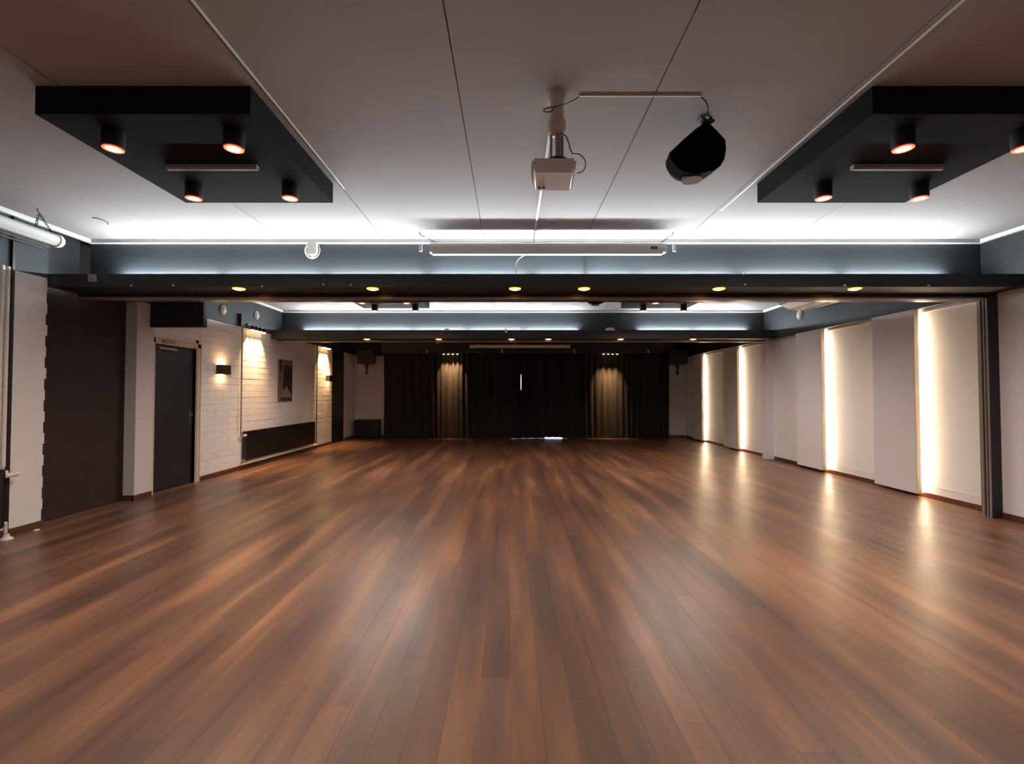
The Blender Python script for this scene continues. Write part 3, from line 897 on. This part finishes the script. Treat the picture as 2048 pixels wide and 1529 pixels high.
# ------------------------------------------------------------------ stage curtain
def curtain(x0, x1, lab, seed, lift=None, slit=None, yc=14.60):
    rnd = random.Random(seed)
    nx = int((x1 - x0) / .018)
    zs = [.001, .03, .3, .8, 1.2, 1.4, 1.6, 1.8, 2.0, 2.2, 2.6, 3.05]
    ph = 0
    bm = bmesh.new()
    grid = []
    fx = 0
    lam = .17
    prof = []
    for i in range(nx + 1):
        fx += 2 * pi * .018 / lam
        if rnd.random() < .04:
            lam = rnd.uniform(.12, .26)
        prof.append(fx)
    for i in range(nx + 1):
        col = []
        x = x0 + (x1 - x0) * i / nx
        for z in zs:
            amp = .055 * (0.8 + .35 * sin(prof[i] * .13 + seed)) * (1.0 - .25 * z / 3)
            y = yc + amp * sin(prof[i]) + .018 * sin(prof[i] * 2.3 + z * .4) + .008 * sin(z * 2 + i * .05)
            zz = z
            xx = x + .012 * sin(z * 1.3 + i * .02)
            if z < .02 and lift and lift[0] < x < lift[1]:
                u = (x - lift[0]) / (lift[1] - lift[0])
                zz = z + .05 * sin(pi * u) ** .6 + .01 * sin(u * 17)
            elif z < .02:
                zz = z + .001 * (1 + sin(i * .4))
            if slit and abs(x - slit[0]) < .15:
                k = max(0, 1 - abs(x - slit[0]) / .15)
                xx += slit[1] * k * max(0, 1 - ((z - 1.8) / .6) ** 2)
            col.append(bm.verts.new((xx, y, zz)))
        grid.append(col)
    for a, c in zip(grid, grid[1:]):
        for k in range(len(zs) - 1):
            bm.faces.new((a[k], c[k], c[k + 1], a[k + 1]))
    me = bpy.data.meshes.new('curtain')
    bm.to_mesh(me); bm.free()
    me.materials.append(M['curtain'])
    for p_ in me.polygons: p_.use_smooth = True
    o = link('curtain', me)
    sm = o.modifiers.new('thick', 'SOLIDIFY')
    sm.thickness = .004
    tag(o, lab, 'curtain', 'dark curtains closing off the stage end')
    return o
curtain(-3.95, .360, 'left half of the floor-length dark pleated stage curtain', 3, slit=(.360, -.037))
curtain(.310, 5.03, 'right half of the floor-length dark pleated stage curtain, hem lifted once', 5, lift=(1.07, 1.66), slit=(.310, .037), yc=14.74)
tag(MB().box(-4.0, 5.1, 14.60, 14.83, 3.06, 3.09, bev=.004).build('curtain_rail', M['black']), 'black ceiling rail carrying the dark stage curtain', 'rail')
for q, w in ((853, 'leftmost'), (1004, 'second from left'), (1149, 'third from left'), (1297, 'rightmost')):
    t = thing('wall_clip', w + ' of four small pale clips on the dark band over the curtain', 'clip', (X1(q, 14.4), 14.42, 2.70), group='pale clips over the curtain')
    MB().box(-.02, .02, -.03, 0, -.05, .07, bev=.005).build('clip_body', M['cream'], t)
    MB().tube([(0, -.03, .02), (0, -.05, .02), (0, -.05, -.03)], .006).build('clip_hook', M['cream'], t)

# ------------------------------------------------------------------ small fittings
t = thing('junction_box', 'white box with a coiled white cable on the upper beam face', 'socket box', (X1(621, 5.47), 5.5, 0))
MB().prism([(-.05, 3.185), (.06, 3.185), (.06, 3.065), (.045, 3.045), (-.035, 3.045), (-.05, 3.06)], -.045, 0, axis='Y', bev=.004).build('housing', M['plastic'], t)
MB().box(-.005, .01, -.035, -.01, 3.02, 3.05).build('plug', M['plastic'], t)
for rr, dz, dx in ((.088, 0, 0), (.082, .004, .008), (.074, .002, -.006)):
    pts = [(dx + .003 + rr * cos(a * 2 * pi / 28), -.02 - rr * .05, 3.10 + dz + rr * 1.12 * sin(a * 2 * pi / 28)) for a in range(28)]
    MB().tube(pts, .0035, 6, closed=True).build('cable_loop', M['plastic'], t, smooth=True)
t = thing('blank_plate', 'square grey blank plate on the left end of the near beam', 'wall plate', (X1(181, 5), 5.0, 2.655))
MB().box(-.045, .045, -.012, 0, -.04, .04, bev=.004).build('plate', M['grey'], t)
MB().box(-.036, .036, -.015, -.011, -.031, .031, bev=.002).build('centre_cover', M['grey'], t)
dots = [(260, 570, 'first'), (344, 570, 'second'), (522, 572, 'third'), (645, 568, 'fourth'), (700, 569, 'fifth'), (1492, 568, 'sixth'), (1692, 570, 'seventh'), (1860, 570, 'eighth')]
pin = None
for q, r_, w in dots:
    z = H + (787 - r_) / 935 * 5.0
    t = thing('screw_hook', w + ' tiny white screw hook from the left along the near beam', 'hook', (X1(q, 5), 5.0, z), group='tiny white screw hooks on the near beam')
    MB().lathe([(0, 0), (.008, 0), (.008, .006), (.003, .008), (.003, .02), (0, .02)], 10, Matrix.Rotation(pi / 2, 4, 'X')).tube([(0, -.018, 0), (.003, -.024, -.006), (0, -.018, -.012)], .0025).build('hook_body', M['plastic'], t, smooth=True)
t = thing('ledge_clip', 'white clip on the top edge of the near beam tray', 'clip', (X1(1492, 5), 5.0, 2.70))
MB().box(-.012, .012, -.004, .01, -.006, .014, bev=.002).build('clip_body', M['plastic'], t)
for q, dx, h0, h1, lab in ((894, .055, -.02, .025, 'flat white box on the far beam edge, left of centre'),
                     (1012, .02, -.06, .02, 'small upright white sensor on the far beam edge near centre')):
    t = thing('beam_sensor', lab, 'sensor', (X1(q, 9.75), 9.75, 2.74))
    MB().box(-dx, dx, -.035, .0, h0, h1, bev=.006).build('housing', M['plastic'], t)
    MB().box(-dx * .4, dx * .4, -.04, -.034, h0 * .4, h1 * .4).build('sensor_window', M['grey'], t)
t = thing('access_point', 'white dome-topped box on the far beam edge, right of centre', 'router', (X1(1220, 9.75), 9.75, 2.725))
MB().prism([(-.095, 0), (.095, 0), (.09, .03), (.06, .055), (-.06, .055), (-.09, .03)], -.06, .0, axis='Y', bev=.006).build('housing', M['plastic'], t)
t = thing('motion_sensor', 'small white motion sensor on the left wall below the far beam', 'sensor', (-4.985, 10.02, 2.60))
MB().box(0, .07, -.05, .05, -.03, .02, bev=.01).build('housing', M['plastic'], t)
MB().box(.01, .06, -.03, .03, -.036, -.03).build('sensor_window', M['grey'], t)
t = thing('smoke_alarm', 'small pale box on the dark band left above the curtain', 'sensor', (X1(875, 14.4), 14.42, 2.98))
MB().box(-.045, .045, -.05, 0, -.05, .04, bev=.01).build('housing', M['cream'], t)
for q in (731, 1370):
    t = thing('smoke_detector', 'white dome smoke detector beside the %s rear ceiling box' % ('left' if q < 1000 else 'right'), 'smoke detector', (X1(q, 9.12), 9.12, CZ), group='white smoke detectors near the far beam')
    MB().lathe([(0, 0), (.05, 0), (.05, -.012), (.04, -.03), (.02, -.038), (0, -.04)], 20).build('dome', M['plastic'], t, smooth=True)
    MB().lathe([(0, 0), (.06, 0), (.06, -.006), (0, -.006)], 20).build('base_ring', M['plastic'], t, smooth=True)
